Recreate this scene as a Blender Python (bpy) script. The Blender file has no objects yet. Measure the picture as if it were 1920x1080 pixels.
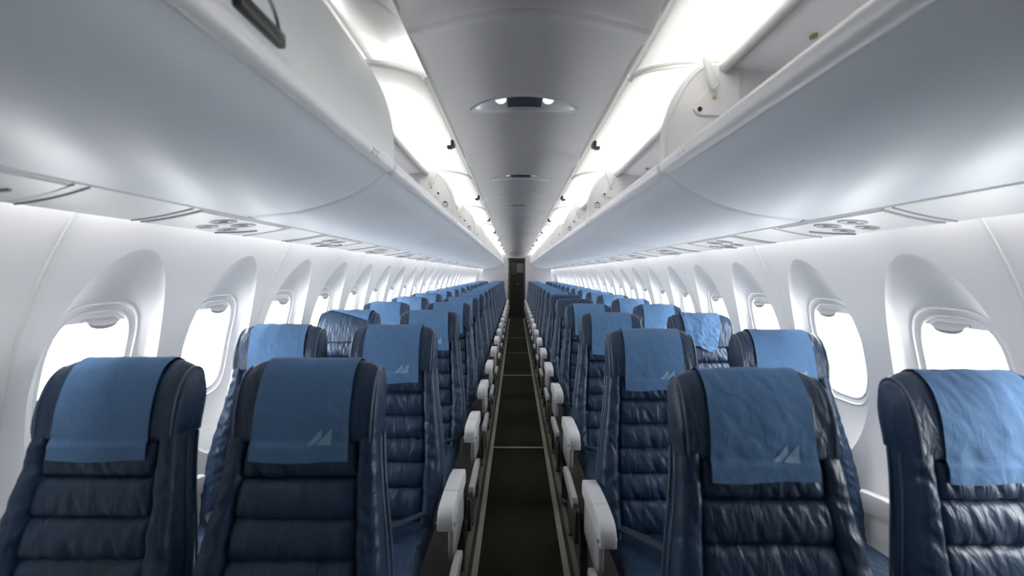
import bpy, bmesh, math, random
from mathutils import Vector, Matrix, noise
random.seed(7)
S = bpy.context.scene
C = S.collection
PI = math.pi
ZC = 1.33          # eye height of the camera above the floor
CX = -0.03         # the camera stands a little left of the aisle centre
PITCH = 0.737      # seat row pitch
ROWS = 17
BIN0, BINL = 1.31, 1.38
WIN0, WINP = 1.32, 0.512
YEND = 13.45
YFRONT = -1.3

# ------------------------------------------------------------------ materials
def mat(name, col, rough=0.5, metal=0.0, spec=0.5, coat=0.0, bump=None, emit=None, estr=0.0, var=0.0, sheen=0.0):
    m = bpy.data.materials.new(name); m.use_nodes = True
    nt = m.node_tree; b = nt.nodes['Principled BSDF']
    b.inputs['Base Color'].default_value = (*col, 1)
    b.inputs['Roughness'].default_value = rough
    b.inputs['Metallic'].default_value = metal
    b.inputs['Specular IOR Level'].default_value = spec
    b.inputs['Coat Weight'].default_value = coat
    b.inputs['Sheen Weight'].default_value = sheen
    if emit:
        b.inputs['Emission Color'].default_value = (*emit, 1); b.inputs['Emission Strength'].default_value = estr
    tc = nt.nodes.new('ShaderNodeTexCoord')
    if var:
        oi = nt.nodes.new('ShaderNodeObjectInfo')
        ad = nt.nodes.new('ShaderNodeVectorMath'); ad.operation = 'ADD'
        nt.links.new(tc.outputs['Object'], ad.inputs[0]); nt.links.new(oi.outputs['Random'], ad.inputs[1])
        n = nt.nodes.new('ShaderNodeTexNoise'); n.inputs['Scale'].default_value = 9; n.inputs['Detail'].default_value = 5
        nt.links.new(ad.outputs[0], n.inputs['Vector'])
        mx = nt.nodes.new('ShaderNodeMix'); mx.data_type = 'RGBA'
        mx.inputs[6].default_value = (*[c * (1 - var) for c in col], 1)
        mx.inputs[7].default_value = (*[min(1, c * (1 + var)) for c in col], 1)
        nt.links.new(n.outputs['Fac'], mx.inputs[0]); nt.links.new(mx.outputs[2], b.inputs['Base Color'])
    if bump:
        prev = None
        for sc, strength, dist, stretch in bump:
            mp = nt.nodes.new('ShaderNodeMapping'); mp.inputs['Scale'].default_value = stretch
            mp.inputs['Rotation'].default_value = (0, 0.5 if stretch[2] != stretch[0] else 0, 0)
            oi = nt.nodes.new('ShaderNodeObjectInfo')
            ad = nt.nodes.new('ShaderNodeVectorMath'); ad.operation = 'ADD'
            sc3 = nt.nodes.new('ShaderNodeVectorMath'); sc3.operation = 'SCALE'; sc3.inputs['Scale'].default_value = 5.0
            nt.links.new(oi.outputs['Random'], sc3.inputs[0])
            nt.links.new(tc.outputs['Object'], ad.inputs[0]); nt.links.new(sc3.outputs[0], ad.inputs[1])
            nt.links.new(ad.outputs[0], mp.inputs['Vector'])
            n = nt.nodes.new('ShaderNodeTexNoise'); n.inputs['Scale'].default_value = sc; n.inputs['Detail'].default_value = 4
            n.inputs['Distortion'].default_value = 0.6
            nt.links.new(mp.outputs[0], n.inputs['Vector'])
            bp = nt.nodes.new('ShaderNodeBump'); bp.inputs['Strength'].default_value = strength; bp.inputs['Distance'].default_value = dist
            nt.links.new(n.outputs['Fac'], bp.inputs['Height'])
            if prev: nt.links.new(prev.outputs[0], bp.inputs['Normal'])
            prev = bp
        nt.links.new(prev.outputs[0], b.inputs['Normal'])
    return m

M = {}
M['leather'] = mat('navy_leather', (0.0125, 0.032, 0.071), rough=0.39, spec=0.4, var=0.18,
                   bump=[(22, 0.55, 0.012, (2.2, 1, 0.7)), (260, 0.18, 0.002, (1, 1, 1))])
M['piping'] = mat('leather_piping', (0.06, 0.085, 0.13), rough=0.4)
M['cloth'] = mat('cover_cloth', (0.082, 0.172, 0.320), rough=0.85, spec=0.2, var=0.12, sheen=0.15,
                 bump=[(16, 0.5, 0.010, (1.6, 1, 0.8)), (500, 0.2, 0.001, (1, 1, 1))])
M['cloth_thin'] = mat('cover_print', (0.19, 0.33, 0.47), rough=0.8)
M['armgrey'] = mat('arm_plastic', (0.60, 0.59, 0.61), rough=0.45, var=0.03)
M['shroud'] = mat('shroud_plastic', (0.30, 0.30, 0.305), rough=0.45, var=0.05)
M['darkmetal'] = mat('seat_frame_metal', (0.045, 0.044, 0.036), rough=0.5, metal=0.3)
M['shell'] = mat('seat_shell_plastic', (0.03, 0.04, 0.06), rough=0.5)
M['chrome'] = mat('buckle_steel', (0.6, 0.6, 0.6), rough=0.25, metal=1.0)
M['belt'] = mat('belt_webbing', (0.02, 0.03, 0.05), rough=0.8)
M['wall'] = mat('sidewall_plastic', (0.78, 0.775, 0.79), rough=0.55, spec=0.3)
M['wallseam'] = mat('seam_strip', (0.72, 0.72, 0.72), rough=0.4)
M['ceil'] = mat('ceiling_plastic', (0.735, 0.715, 0.715), rough=0.55, spec=0.3)
M['bin'] = mat('bin_plastic', (0.665, 0.70, 0.765), rough=0.42, spec=0.5)
M['lip'] = mat('bin_rail_plastic', (0.78, 0.77, 0.79), rough=0.35)
M['inner'] = mat('bin_lining', (0.80, 0.77, 0.785), rough=0.55)
M['door'] = mat('bin_door_plastic', (0.78, 0.80, 0.79), rough=0.4)
nt = M['door'].node_tree; tl = nt.nodes.new('ShaderNodeBsdfTranslucent'); tl.inputs[0].default_value = (0.88, 0.88, 0.86, 1)
mxs = nt.nodes.new('ShaderNodeMixShader'); mxs.inputs[0].default_value = 0.46
nt.links.new(nt.nodes['Principled BSDF'].outputs[0], mxs.inputs[1]); nt.links.new(tl.outputs[0], mxs.inputs[2]); nt.links.new(mxs.outputs[0], nt.nodes['Material Output'].inputs[0])
M['doorwhite'] = mat('bin_door_white', (0.72, 0.73, 0.73), rough=0.4)
M['rail'] = mat('bin_edge_rail', (0.42, 0.41, 0.40), rough=0.4)
M['handle'] = mat('shade_handle_plastic', (0.30, 0.30, 0.32), rough=0.5)
M['black'] = mat('black_plastic', (0.012, 0.014, 0.016), rough=0.35)
M['brass'] = mat('bolt_brass', (0.35, 0.30, 0.12), rough=0.4, metal=0.6)
M['psu'] = mat('service_panel_plastic', (0.80, 0.79, 0.80), rough=0.4)
M['nozzle'] = mat('nozzle_plastic', (0.36, 0.36, 0.38), rough=0.4)
M['slot'] = mat('panel_gap', (0.36, 0.36, 0.38), rough=0.6)
M['carpet'] = mat('aisle_carpet', (0.014, 0.0125, 0.008), rough=0.95, spec=0.1, var=0.25, bump=[(400, 0.4, 0.003, (1, 1, 1))])
M['floor'] = mat('floor_panel', (0.022, 0.022, 0.016), rough=0.8, var=0.1)
M['strip'] = mat('track_cover', (0.23, 0.22, 0.16), rough=0.5, var=0.12)
M['track'] = mat('seat_track', (0.11, 0.105, 0.08), rough=0.5, metal=0.2)
M['lampglass'] = mat('lamp_lens', (0.7, 0.75, 0.78), rough=0.2, emit=(0.9, 1.0, 1.0), estr=0.55)
M['reflector'] = mat('lamp_reflector', (0.80, 0.82, 0.84), rough=0.25, metal=0.25)
M['speaker'] = mat('speaker_grille', (0.10, 0.12, 0.15), rough=0.5, metal=0.3)
M['bulk'] = mat('partition_plastic', (0.40, 0.39, 0.43), rough=0.5)
M['galley'] = mat('galley_dark', (0.035, 0.03, 0.022), rough=0.6)
M['galleypanel'] = mat('galley_panel', (0.26, 0.26, 0.22), rough=0.4)
M['skin'] = mat('hull_lining', (0.25, 0.25, 0.25), rough=0.9)

def pane_material():
    m = bpy.data.materials.new('window_acrylic'); m.use_nodes = True
    nt = m.node_tree; nt.nodes.clear()
    o = nt.nodes.new('ShaderNodeOutputMaterial'); mx = nt.nodes.new('ShaderNodeMixShader')
    t = nt.nodes.new('ShaderNodeBsdfTransparent'); g = nt.nodes.new('ShaderNodeBsdfGlossy')
    t.inputs[0].default_value = (0.97, 0.99, 0.97, 1); g.inputs['Roughness'].default_value = 0.05
    mx.inputs[0].default_value = 0.04
    nt.links.new(t.outputs[0], mx.inputs[1]); nt.links.new(g.outputs[0], mx.inputs[2]); nt.links.new(mx.outputs[0], o.inputs[0])
    return m
M['pane'] = pane_material()

# ------------------------------------------------------------------ helpers
def tag(o, label=None, cat=None, group=None, kind=None):
    if label: o['label'] = label
    if cat: o['category'] = cat
    if group: o['group'] = group
    if kind: o['kind'] = kind
    return o

def mesh_of(name, verts, faces, material, smooth=True, sharp_angle=None, mats=None, fm=None):
    me = bpy.data.meshes.new(name)
    me.from_pydata([tuple(v) for v in verts], [], faces)
    me.update()
    for m in (mats or [material]): me.materials.append(m)
    if fm: me.polygons.foreach_set('material_index', fm)
    bm = bmesh.new(); bm.from_mesh(me)
    bmesh.ops.recalc_face_normals(bm, faces=bm.faces)
    for f in bm.faces: f.smooth = smooth
    if sharp_angle is not None:
        for e in bm.edges:
            if len(e.link_faces) == 2 and e.calc_face_angle(0) > sharp_angle: e.smooth = False
    bm.to_mesh(me); bm.free()
    return me

class MB:
    """collects shapes for ONE mesh"""
    def __init__(s): s.v = []; s.f = []; s.fm = []
    def add(s, v, f, mi=0):
        b = len(s.v); s.v += [Vector(p) for p in v]; s.f += [tuple(b + i for i in q) for q in f]; s.fm += [mi] * len(f)
    def box(s, lo, hi, bev=0.0, seg=2, mi=0, mtx=None):
        bm = bmesh.new(); bmesh.ops.create_cube(bm, size=1)
        c = [(a + b) / 2 for a, b in zip(lo, hi)]; d = [abs(b - a) for a, b in zip(lo, hi)]
        for v in bm.verts: v.co = Vector((c[0] + v.co.x * d[0], c[1] + v.co.y * d[1], c[2] + v.co.z * d[2]))
        if bev: bmesh.ops.bevel(bm, geom=bm.edges[:], offset=min(bev, min(d) * 0.49), segments=seg, profile=0.5, affect='EDGES')
        if mtx: bmesh.ops.transform(bm, matrix=mtx, verts=bm.verts)
        bm.verts.index_update()
        s.add([v.co.copy() for v in bm.verts], [[v.index for v in f.verts] for f in bm.faces], mi); bm.free()
    def prism(s, poly, axis, a, b, bev=0.0, seg=2, mi=0):
        """poly in the two other axes (order x,y,z minus axis), swept along axis from a to b"""
        bm = bmesh.new()
        def P(u, v, t):
            return {'x': (t, u, v), 'y': (u, t, v), 'z': (u, v, t)}[axis]
        A = [bm.verts.new(P(u, v, a)) for u, v in poly]; B = [bm.verts.new(P(u, v, b)) for u, v in poly]
        n = len(poly)
        bm.faces.new(A); bm.faces.new(B[::-1])
        for i in range(n): bm.faces.new((A[i], A[(i + 1) % n], B[(i + 1) % n], B[i]))
        bmesh.ops.recalc_face_normals(bm, faces=bm.faces)
        if bev: 
            ed = [e for e in bm.edges if e.calc_face_angle(0) > 0.5]
            bmesh.ops.bevel(bm, geom=ed, offset=bev, segments=seg, profile=0.5, affect='EDGES')
        bm.verts.index_update()
        s.add([v.co.copy() for v in bm.verts], [[v.index for v in f.verts] for f in bm.faces], mi); bm.free()
    def tube(s, pts, r, n=8, cap=True, mi=0):
        pts = [Vector(p) for p in pts]; V = []; F = []
        up = None
        for i, p in enumerate(pts):
            t = (pts[min(i + 1, len(pts) - 1)] - pts[max(i - 1, 0)]).normalized()
            if up is None:
                up = Vector((0, 0, 1)) if abs(t.z) < 0.9 else Vector((0, 1, 0))
            a = t.cross(up)
            if a.length < 1e-5: a = t.cross(Vector((1, 0, 0)))
            a.normalize(); b = a.cross(t).normalized(); up = b
            rr = r[i] if isinstance(r, (list, tuple)) else r
            V += [p + rr * (math.cos(2 * PI * k / n) * a + math.sin(2 * PI * k / n) * b) for k in range(n)]
        for i in range(len(pts) - 1):
            for k in range(n): F.append((i * n + k, i * n + (k + 1) % n, (i + 1) * n + (k + 1) % n, (i + 1) * n + k))
        if cap: F.append(tuple(range(n))); F.append(tuple((len(pts) - 1) * n + k for k in range(n)))
        s.add(V, F, mi)
    def grid(s, rows, closed=False, mi=0):
        n = len(rows[0]); V = [p for r in rows for p in r]; F = []
        for i in range(len(rows) - 1):
            for k in range(n if closed else n - 1): F.append((i * n + k, i * n + (k + 1) % n, (i + 1) * n + (k + 1) % n, (i + 1) * n + k))
        s.add(V, F, mi)
    def disc(s, c, rx, ry, h, n=20, mi=0, axis='z'):
        V = []
        for z in (0, h):
            for k in range(n):
                a = 2 * PI * k / n; u, v = rx * math.cos(a), ry * math.sin(a)
                V.append({'z': (c[0] + u, c[1] + v, c[2] + z), 'y': (c[0] + u, c[1] + z, c[2] + v), 'x': (c[0] + z, c[1] + u, c[2] + v)}[axis])
        F = [tuple(range(n)), tuple(range(n, 2 * n))] + [(k, (k + 1) % n, n + (k + 1) % n, n + k) for k in range(n)]
        s.add(V, F, mi)
    def mesh(s, name, m, smooth=True, sharp=0.7):
        ms = m if isinstance(m, list) else [m]
        return mesh_of(name, s.v, s.f, ms[0], smooth, sharp, ms, s.fm)

def obj(name, me, parent=None, loc=(0, 0, 0)):
    o = bpy.data.objects.new(name, me); C.objects.link(o); o.location = loc
    if parent is not None: o.parent = parent
    return o
def build(mb, name, m, parent=None, loc=(0, 0, 0), smooth=True, sharp=0.7):
    return obj(name, mb.mesh(name, m, smooth, sharp), parent, loc)
def thing(name, loc, label, cat, group=None, kind=None):
    o = bpy.data.objects.new(name, None); C.objects.link(o); o.location = loc; o.empty_display_size = 0.1
    return tag(o, label, cat, group, kind)
def sstep(a, b, x):
    t = max(0.0, min(1.0, (x - a) / (b - a))); return t * t * (3 - 2 * t)
def lerp(a, b, t): return a + (b - a) * t
def spline(pts, n):
    """Catmull-Rom through 2-D points, n samples per span"""
    out = []
    P = [pts[0]] + list(pts) + [pts[-1]]
    for i in range(1, len(P) - 2):
        for k in range(n):
            t = k / n; a, b, c, d = P[i - 1], P[i], P[i + 1], P[i + 2]
            out.append(tuple(0.5 * (2 * b[j] + (c[j] - a[j]) * t + (2 * a[j] - 5 * b[j] + 4 * c[j] - d[j]) * t * t + (3 * b[j] - a[j] - 3 * c[j] + d[j]) * t ** 3) for j in (0, 1)))
    out.append(tuple(pts[-1])); return out
ORD = 'first second third fourth fifth sixth seventh eighth ninth tenth eleventh twelfth thirteenth fourteenth fifteenth sixteenth seventeenth eighteenth nineteenth twentieth twenty-first twenty-second twenty-third twenty-fourth twenty-fifth twenty-sixth'.split()

# ------------------------------------------------------------------ setting: floor
mb = MB(); mb.box((-1.0, YFRONT, -0.05), (1.0, 15.2, 0.0))
tag(build(mb, 'floor', M['floor']), 'dark cabin floor under the seat rows', 'floor', kind='structure')
mb = MB(); mb.box((-0.190, YFRONT, 0.0005), (0.190, 15.0, 0.006))
tag(build(mb, 'aisle_carpet', M['carpet']), 'long dark brown carpet runner down the middle of the aisle', 'carpet', kind='structure')
tn = 1
for s, w in ((-1, 'left'), (1, 'right')):
    mb = MB(); mb.box((s * 0.190, YFRONT, 0.001), (s * 0.218, YEND, 0.010), 0.002, 1)
    tag(build(mb, 'trim_%d' % tn, M['strip']), 'beige metal edge strip along the %s side of the aisle carpet' % w, 'floor strip', kind='structure'); tn += 1
    mb = MB(); mb.box((s * 0.236, YFRONT, 0.001), (s * 0.262, YEND, 0.012), 0.002, 1)
    tag(build(mb, 'trim_%d' % tn, M['track']), 'dull seat track in the floor beside the %s aisle strip' % w, 'seat track', kind='structure'); tn += 1
for i, y in enumerate((3.45, 5.91, 9.37)):
    mb = MB(); mb.box((-0.189, y, 0.006), (0.189, y + 0.028, 0.0085), 0.001, 1)
    tag(build(mb, 'trim_%d' % tn, M['strip']), 'thin pale metal bar across the aisle carpet, %s from the camera' % ORD[i], 'carpet bar', kind='structure'); tn += 1
for i, y in enumerate((7.6, 10.9)):
    mb = MB(); mb.box((-0.189, y, 0.006), (0.189, y + 0.015, 0.008), 0.001, 1)
    tag(build(mb, 'trim_%d' % tn, M['track']), 'dark seam bar across the aisle carpet, %s one' % ('nearer', 'farther')[i], 'carpet bar', kind='structure'); tn += 1

# ------------------------------------------------------------------ setting: side walls with scooped window bays
R0, ZR = 1.25, 0.80
def wallx(z): return math.sqrt(max(0.01, R0 * R0 - (z - ZR) ** 2))
ZW = 1.030                  # window centre height
NP = 72
ZLO, ZHI = 0.42, 1.535
def rrect(a, hw, hh, n=3.6):
    c, s = math.cos(a), math.sin(a)
    r = (abs(c / hw) ** n + abs(s / hh) ** n) ** (-1 / n)
    return (r * c, ZW + r * s)
def egg(a, k):
    zc, hh, hw = 1.0, 0.395, 0.198
    # ray from the window centre to the ellipse
    dy, dz = math.cos(a), math.sin(a); oz = ZW - zc
    A = (dy / (hw * k)) ** 2 + (dz / (hh * k)) ** 2; B = 2 * oz * dz / (hh * k) ** 2; Cc = (oz / (hh * k)) ** 2 - 1
    t = (-B + math.sqrt(B * B - 4 * A * Cc)) / (2 * A)
    return (t * dy, ZW + t * dz)
def rect(a):
    c, s = math.cos(a), math.sin(a); hw = WINP / 2
    t = min(hw / abs(c) if abs(c) > 1e-6 else 9e9, ((ZHI - ZW) if s > 0 else (ZW - ZLO)) / abs(s) if abs(s) > 1e-6 else 9e9)
    return (t * c, ZW + t * s)
angs = [2 * PI * (k + 0.5) / NP for k in range(NP)]
for cy, cz in ((1, 1), (1, 0)):
    az = (ZHI - ZW) if cz else (ZLO - ZW)
    for sy in (1, -1):
        a = math.atan2(az, sy * WINP / 2) % (2 * PI)
        i = min(range(NP), key=lambda k: abs((angs[k] - a + PI) % (2 * PI) - PI)); angs[i] = a
def scoop(z): return sstep(1.40, 0.98, z) * sstep(0.60, 0.86, z)
def tile_rings():
    rings = []   # (points, displacement, sharp)
    rings.append(([rrect(a, 0.128, 0.182) for a in angs], [0.066] * NP, False))
    rings.append(([rrect(a, 0.130, 0.184) for a in angs], [0.054] * NP, True))
    for hw, hh, d, sh_ in ((0.136, 0.191, 0.050, False), (0.1435, 0.1995, 0.048, True), (0.146, 0.202, 0.0435, True), (0.149, 0.205, 0.0435, True), (0.1515, 0.2075, 0.047, True)):
        rings.append(([rrect(a, hw, hh) for a in angs], [d] * NP, sh_))
    e_in = [egg(a, 0.955) for a in angs]; e_mid = [egg(a, 0.992) for a in angs]; e_out = [egg(a, 1.0) for a in angs]
    base = rings[-1][0]
    for t in (0.15, 0.35, 0.55, 0.75, 1.0):
        pts = [(lerp(b[0], e[0], t), lerp(b[1], e[1], t)) for b, e in zip(base, e_in)]
        rings.append((pts, [lerp(0.047, 0.030 * scoop(p[1]) + 0.006, t) for p in pts], False))
    rings.append((e_mid, [0.009 * scoop(p[1]) + 0.0045 for p in e_mid], False))
    rings.append((e_out, [0.0] * NP, True))
    r = [rect(a) for a in angs]
    for t in (0.2, 0.4, 0.6, 0.8, 1.0):
        rings.append(([(lerp(b[0], e[0], t), lerp(b[1], e[1], t)) for b, e in zip(e_out, r)], [0.0] * NP, False))
    return rings
RINGS = tile_rings()
KW = range(-1, 24)
def make_wall(s, name):
    bm = bmesh.new()
    for k in KW:
        y0 = WIN0 + k * WINP; prev = None
        for pts, disp, sharp in RINGS:
            vs = [bm.verts.new((s * (wallx(p[1]) + d), y0 + p[0], p[1])) for p, d in zip(pts, disp)]
            if prev:
                for i in range(NP): bm.faces.new((prev[i], prev[(i + 1) % NP], vs[(i + 1) % NP], vs[i]))
            if sharp:
                for i in range(NP):
                    e = bm.edges.get((vs[i], vs[(i + 1) % NP])) or bm.edges.new((vs[i], vs[(i + 1) % NP]))
                    e.smooth = False
            prev = vs
    ya, yb = WIN0 + (KW[0] - 0.5) * WINP, WIN0 + (KW[-1] + 0.5) * WINP
    zs = [0.0 + 0.06 * i for i in range(8)]; zs[-1] = ZLO
    def strip(y1, y2, zz):
        p = None
        for z in zz:
            q = [bm.verts.new((s * wallx(z), y1, z)), bm.verts.new((s * wallx(z), y2, z))]
            if p: bm.faces.new((p[0], p[1], q[1], q[0]))
            p = q
    strip(ya, yb, zs)
    full = [ZHI * i / 24 for i in range(25)]
    strip(YFRONT, ya, full); strip(yb, 15.2, full)
    bmesh.ops.remove_doubles(bm, verts=bm.verts, dist=1e-5)
    bmesh.ops.recalc_face_normals(bm, faces=bm.faces)
    for f in bm.faces: f.smooth = True
    # joint strips between panel pairs
    for j in range(0, 13):
        yj = WIN0 - WINP / 2 + j * 2 * WINP
        if yj > YEND: break
        rows = []
        for i in range(31):
            z = 0.45 + (ZHI - 0.45) * i / 30; x = wallx(z)
            rows.append([(s * (x + 0.001), yj - 0.006, z), (s * (x - 0.004), yj - 0.004, z), (s * (x - 0.004), yj + 0.004, z), (s * (x + 0.001), yj + 0.006, z)])
        vv = [[bm.verts.new(p) for p in r] for r in rows]
        for i in range(30):
            for q in range(3):
                f = bm.faces.new((vv[i][q], vv[i][q + 1], vv[i + 1][q + 1], vv[i + 1][q])); f.smooth = False; f.material_index = 1
    me = bpy.data.meshes.new(name); bm.to_mesh(me); bm.free()
    me.materials.append(M['wall']); me.materials.append(M['wallseam'])
    o = obj(name, me)
    return tag(o, 'pale curved %s cabin sidewall with scooped window bays' % name.split('_')[1], 'wall', kind='structure')
make_wall(-1, 'wall_left'); make_wall(1, 'wall_right')

# ---- windows: bezel, pane and raised shade with its handle
def window_meshes(s):
    out = {}
    mb = MB()
    def ring(hw, hh, d): 
        return [(s * (wallx(ZW + (p[1] - ZW)) + d), p[0], p[1]) for p in [rrect(2 * PI * k / 48, hw, hh) for k in range(48)]]
    mb.grid([ring(0.1315, 0.1855, 0.056), ring(0.1285, 0.1825, 0.050), ring(0.124, 0.178, 0.050), ring(0.122, 0.176, 0.058), ring(0.122, 0.176, 0.075)], closed=True)
    out['window_frame'] = mb.mesh('window_frame', M['wall'])
    mb = MB(); r1 = ring(0.125, 0.179, 0.062); c = (s * (wallx(ZW) + 0.062), 0, ZW)
    r2 = [(s * (wallx(ZW + (p[2] - ZW) * 0.5) + 0.062), p[1] * 0.5, ZW + (p[2] - ZW) * 0.5) for p in r1]
    mb.v = [Vector(p) for p in r1 + r2 + [c]]
    mb.f = [(k, (k + 1) % 48, 48 + (k + 1) % 48, 48 + k) for k in range(48)] + [(48 + k, 48 + (k + 1) % 48, 96) for k in range(48)]; mb.fm = [0] * 96
    out['window_pane'] = mb.mesh('window_pane', M['pane'])
    mb = MB(); rows = []
    for i in range(6):
        z = ZW + 0.152 + 0.03 * i / 5; hw = 0.126 * (1 - ((z - ZW) / 0.185) ** 3.6) ** (1 / 3.6) if abs(z - ZW) < 0.185 else 0.02
        x = wallx(z)
        rows.append([(s * (x + 0.0535), -hw, z), (s * (x + 0.0535), hw, z), (s * (x + 0.0565), hw, z), (s * (x + 0.0565), -hw, z)])
    mb.grid(rows, closed=True); mb.f += [(0, 1, 2, 3), (20, 21, 22, 23)]; mb.fm += [0, 0]
    out['window_shade'] = mb.mesh('window_shade', M['wall'])
    mb = MB(); rows = []
    for i in range(25):
        z = ZW - 0.183 + 0.366 * i / 24; hw = 0.126 * (1 - min(1, abs((z - ZW) / 0.185)) ** 3.6) ** (1 / 3.6); x = wallx(z)
        rows.append([(s * (x + 0.0535), -hw, z), (s * (x + 0.0535), hw, z), (s * (x + 0.0565), hw, z), (s * (x + 0.0565), -hw, z)])
    mb.grid(rows, closed=True); mb.f += [(0, 1, 2, 3), (96, 97, 98, 99)]; mb.fm += [0, 0]
    out['shade_down'] = mb.mesh('window_shade', M['wall'])
    mb = MB(); rows = []
    for i in range(13):
        u = -0.05 + 0.1 * i / 12; h = 0.020 * math.sqrt(max(0, 1 - (u / 0.05) ** 2)) + 0.002; z0 = ZW + 0.154; x = wallx(z0)
        rows.append([(s * (x + 0.053), u, z0 + 0.012), (s * (x + 0.040), u, z0 + 0.006), (s * (x + 0.030), u, z0 - h * 0.5), (s * (x + 0.034), u, z0 - h), (s * (x + 0.053), u, z0 - h * 0.4)])
    mb.grid(rows, closed=True); mb.f += [(0, 1, 2, 3, 4), (60, 61, 62, 63, 64)]; mb.fm += [0, 0]
    out['shade_handle'] = mb.mesh('shade_handle', M['handle'])
    return out
wn = 1
for s, side in ((-1, 'left'), (1, 'right')):
    wm = window_meshes(s)
    for k in KW:
        y = WIN0 + k * WINP
        o = thing('window_%d' % wn, (0, y, 0), 'bright oval cabin window in the %s wall, %s from the camera' % (side, 'beside the camera' if k < 0 else ORD[k]) if k >= 0 else
                  'oval cabin window in the %s wall just before the first seat row' % side, 'window', kind='structure'); wn += 1
        obj('window_frame', wm['window_frame'], o); obj('window_pane', wm['window_pane'], o)
        sh = obj('window_shade', wm['shade_down' if (s < 0 and k < 0) else 'window_shade'], o); obj('shade_handle', wm['shade_handle'], sh)
        L = bpy.data.lights.new('window_portal', 'AREA'); L.shape = 'RECTANGLE'; L.size = 0.26; L.size_y = 0.37
        L.cycles.is_portal = True
        lo = bpy.data.objects.new('window_portal', L); C.objects.link(lo)
        lo.matrix_world = Matrix(((0, s * 0.25, s * 0.968, s * (wallx(ZW) + 0.085)), (1, 0, 0, y), (0, 0.968, -0.25, ZW), (0, 0, 0, 1))) if False else \
            Matrix.Translation((s * (wallx(ZW) + 0.085), y, ZW)) @ Vector((-s, 0, 0)).to_track_quat('-Z', 'Z').to_matrix().to_4x4()

# hull above the bins, end walls
mb = MB()
hp = [(1.26, 1.40), (1.28, 1.75), (1.05, 2.12), (0.55, 2.32), (0, 2.36), (-0.55, 2.32), (-1.05, 2.12), (-1.28, 1.75), (-1.26, 1.40)]
hp = [(0.9, 1.536), (1.03, 1.52)] + hp[0:0] + hp if False else hp
mb.grid([[(x, YFRONT, z) for x, z in hp], [(x, 15.2, z) for x, z in hp]])
tag(build(mb, 'wall_roof', M['skin'], smooth=False), 'grey hull lining hidden above the bins', 'wall', kind='structure')
for s, nm in ((-1, 'left'), (1, 'right')):   # closes the slit between sidewall top and hull
    mb = MB(); mb.grid([[(s * (wallx(ZHI) - 0.005), YFRONT, ZHI - 0.01), (s * (wallx(ZHI) - 0.005), 15.2, ZHI - 0.01)], [(s * 1.29, YFRONT, ZHI + 0.05), (s * 1.29, 15.2, ZHI + 0.05)]])
    tag(build(mb, 'trim_%d' % tn, M['skin'], smooth=False), 'hidden filler strip above the %s sidewall' % nm, 'trim', kind='structure'); tn += 1
mb = MB(); mb.box((-1.4, YFRONT - 0.05, -0.1), (1.4, YFRONT, 2.5))
tag(build(mb, 'wall_front', M['skin'], smooth=False), 'grey partition behind the camera', 'wall', kind='structure')
mb = MB(); mb.box((-1.4, 15.2, -0.1), (1.4, 15.25, 2.5))
tag(build(mb, 'wall_galley', M['galley'], smooth=False), 'dark rear wall of the galley beyond the aisle', 'wall', kind='structure')

# ------------------------------------------------------------------ ceiling
HC = 0.30
def ceilz(x): return ZC + 0.66 - 0.62 * x * x
CT0, CTL = 1.10, 1.32     # first joint, tile length
def ceil_tile(bm, y0, y1, hole):
    yc, hl = (y0 + y1) / 2, (y1 - y0) / 2; N = 64
    ea = [2 * PI * (k + 0.5) / N for k in range(N)]
    for sx in (1, -1):
        for sy in (1, -1):
            a = math.atan2(sy * hl, sx * HC) % (2 * PI)
            i = min(range(N), key=lambda k: abs((ea[k] - a + PI) % (2 * PI) - PI)); ea[i] = a
    inner = [(0.195 * math.cos(a), 0.080 * math.sin(a)) for a in ea]
    # equal-parameter ellipse -> rectangle by ray
    outer = []
    for a in ea:
        c, s_ = math.cos(a), math.sin(a); t = min(HC / abs(c) if abs(c) > 1e-6 else 9e9, hl / abs(s_) if abs(s_) > 1e-6 else 9e9)
        outer.append((t * c, t * s_))
    prev = None
    def drop(y):
        d = min(y - y0, y1 - y); return 0.022 * (1 - sstep(0.025, 0.085, d)) - 0.006 * (1 - sstep(0.0, 0.008, d))
    for t in (0, 0.06, 0.15, 0.3, 0.45, 0.6, 0.75, 0.84, 0.88, 0.91, 0.94, 0.97, 0.985, 1.0):
        vs = []
        for p, q in zip(inner, outer):
            x, y = lerp(p[0], q[0], t), yc + lerp(p[1], q[1], t)
            vs.append(bm.verts.new((x, y, ceilz(x) - drop(y))))
        if prev:
            for i in range(N): bm.faces.new((prev[i], prev[(i + 1) % N], vs[(i + 1) % N], vs[i]))
        elif not hole: bm.faces.new(vs)
        prev = vs
bm = bmesh.new()
yy = CT0 - 2 * CTL; lights_y = []
while yy < YEND - 0.3:
    y1 = min(yy + CTL, YEND + 0.0)
    h = y1 - yy > 1.0 and yy > -0.5
    ceil_tile(bm, yy, y1, h)
    if h: lights_y.append((yy + y1) / 2)
    yy = y1
bmesh.ops.remove_doubles(bm, verts=bm.verts, dist=1e-5)
bmesh.ops.recalc_face_normals(bm, faces=bm.faces)
for f in bm.faces: f.smooth = True
me = bpy.data.meshes.new('ceiling'); bm.to_mesh(me); bm.free(); me.materials.append(M['ceil'])
tag(obj('ceiling', me), 'grey arched centre ceiling panels above the aisle', 'ceiling', kind='structure')
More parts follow.
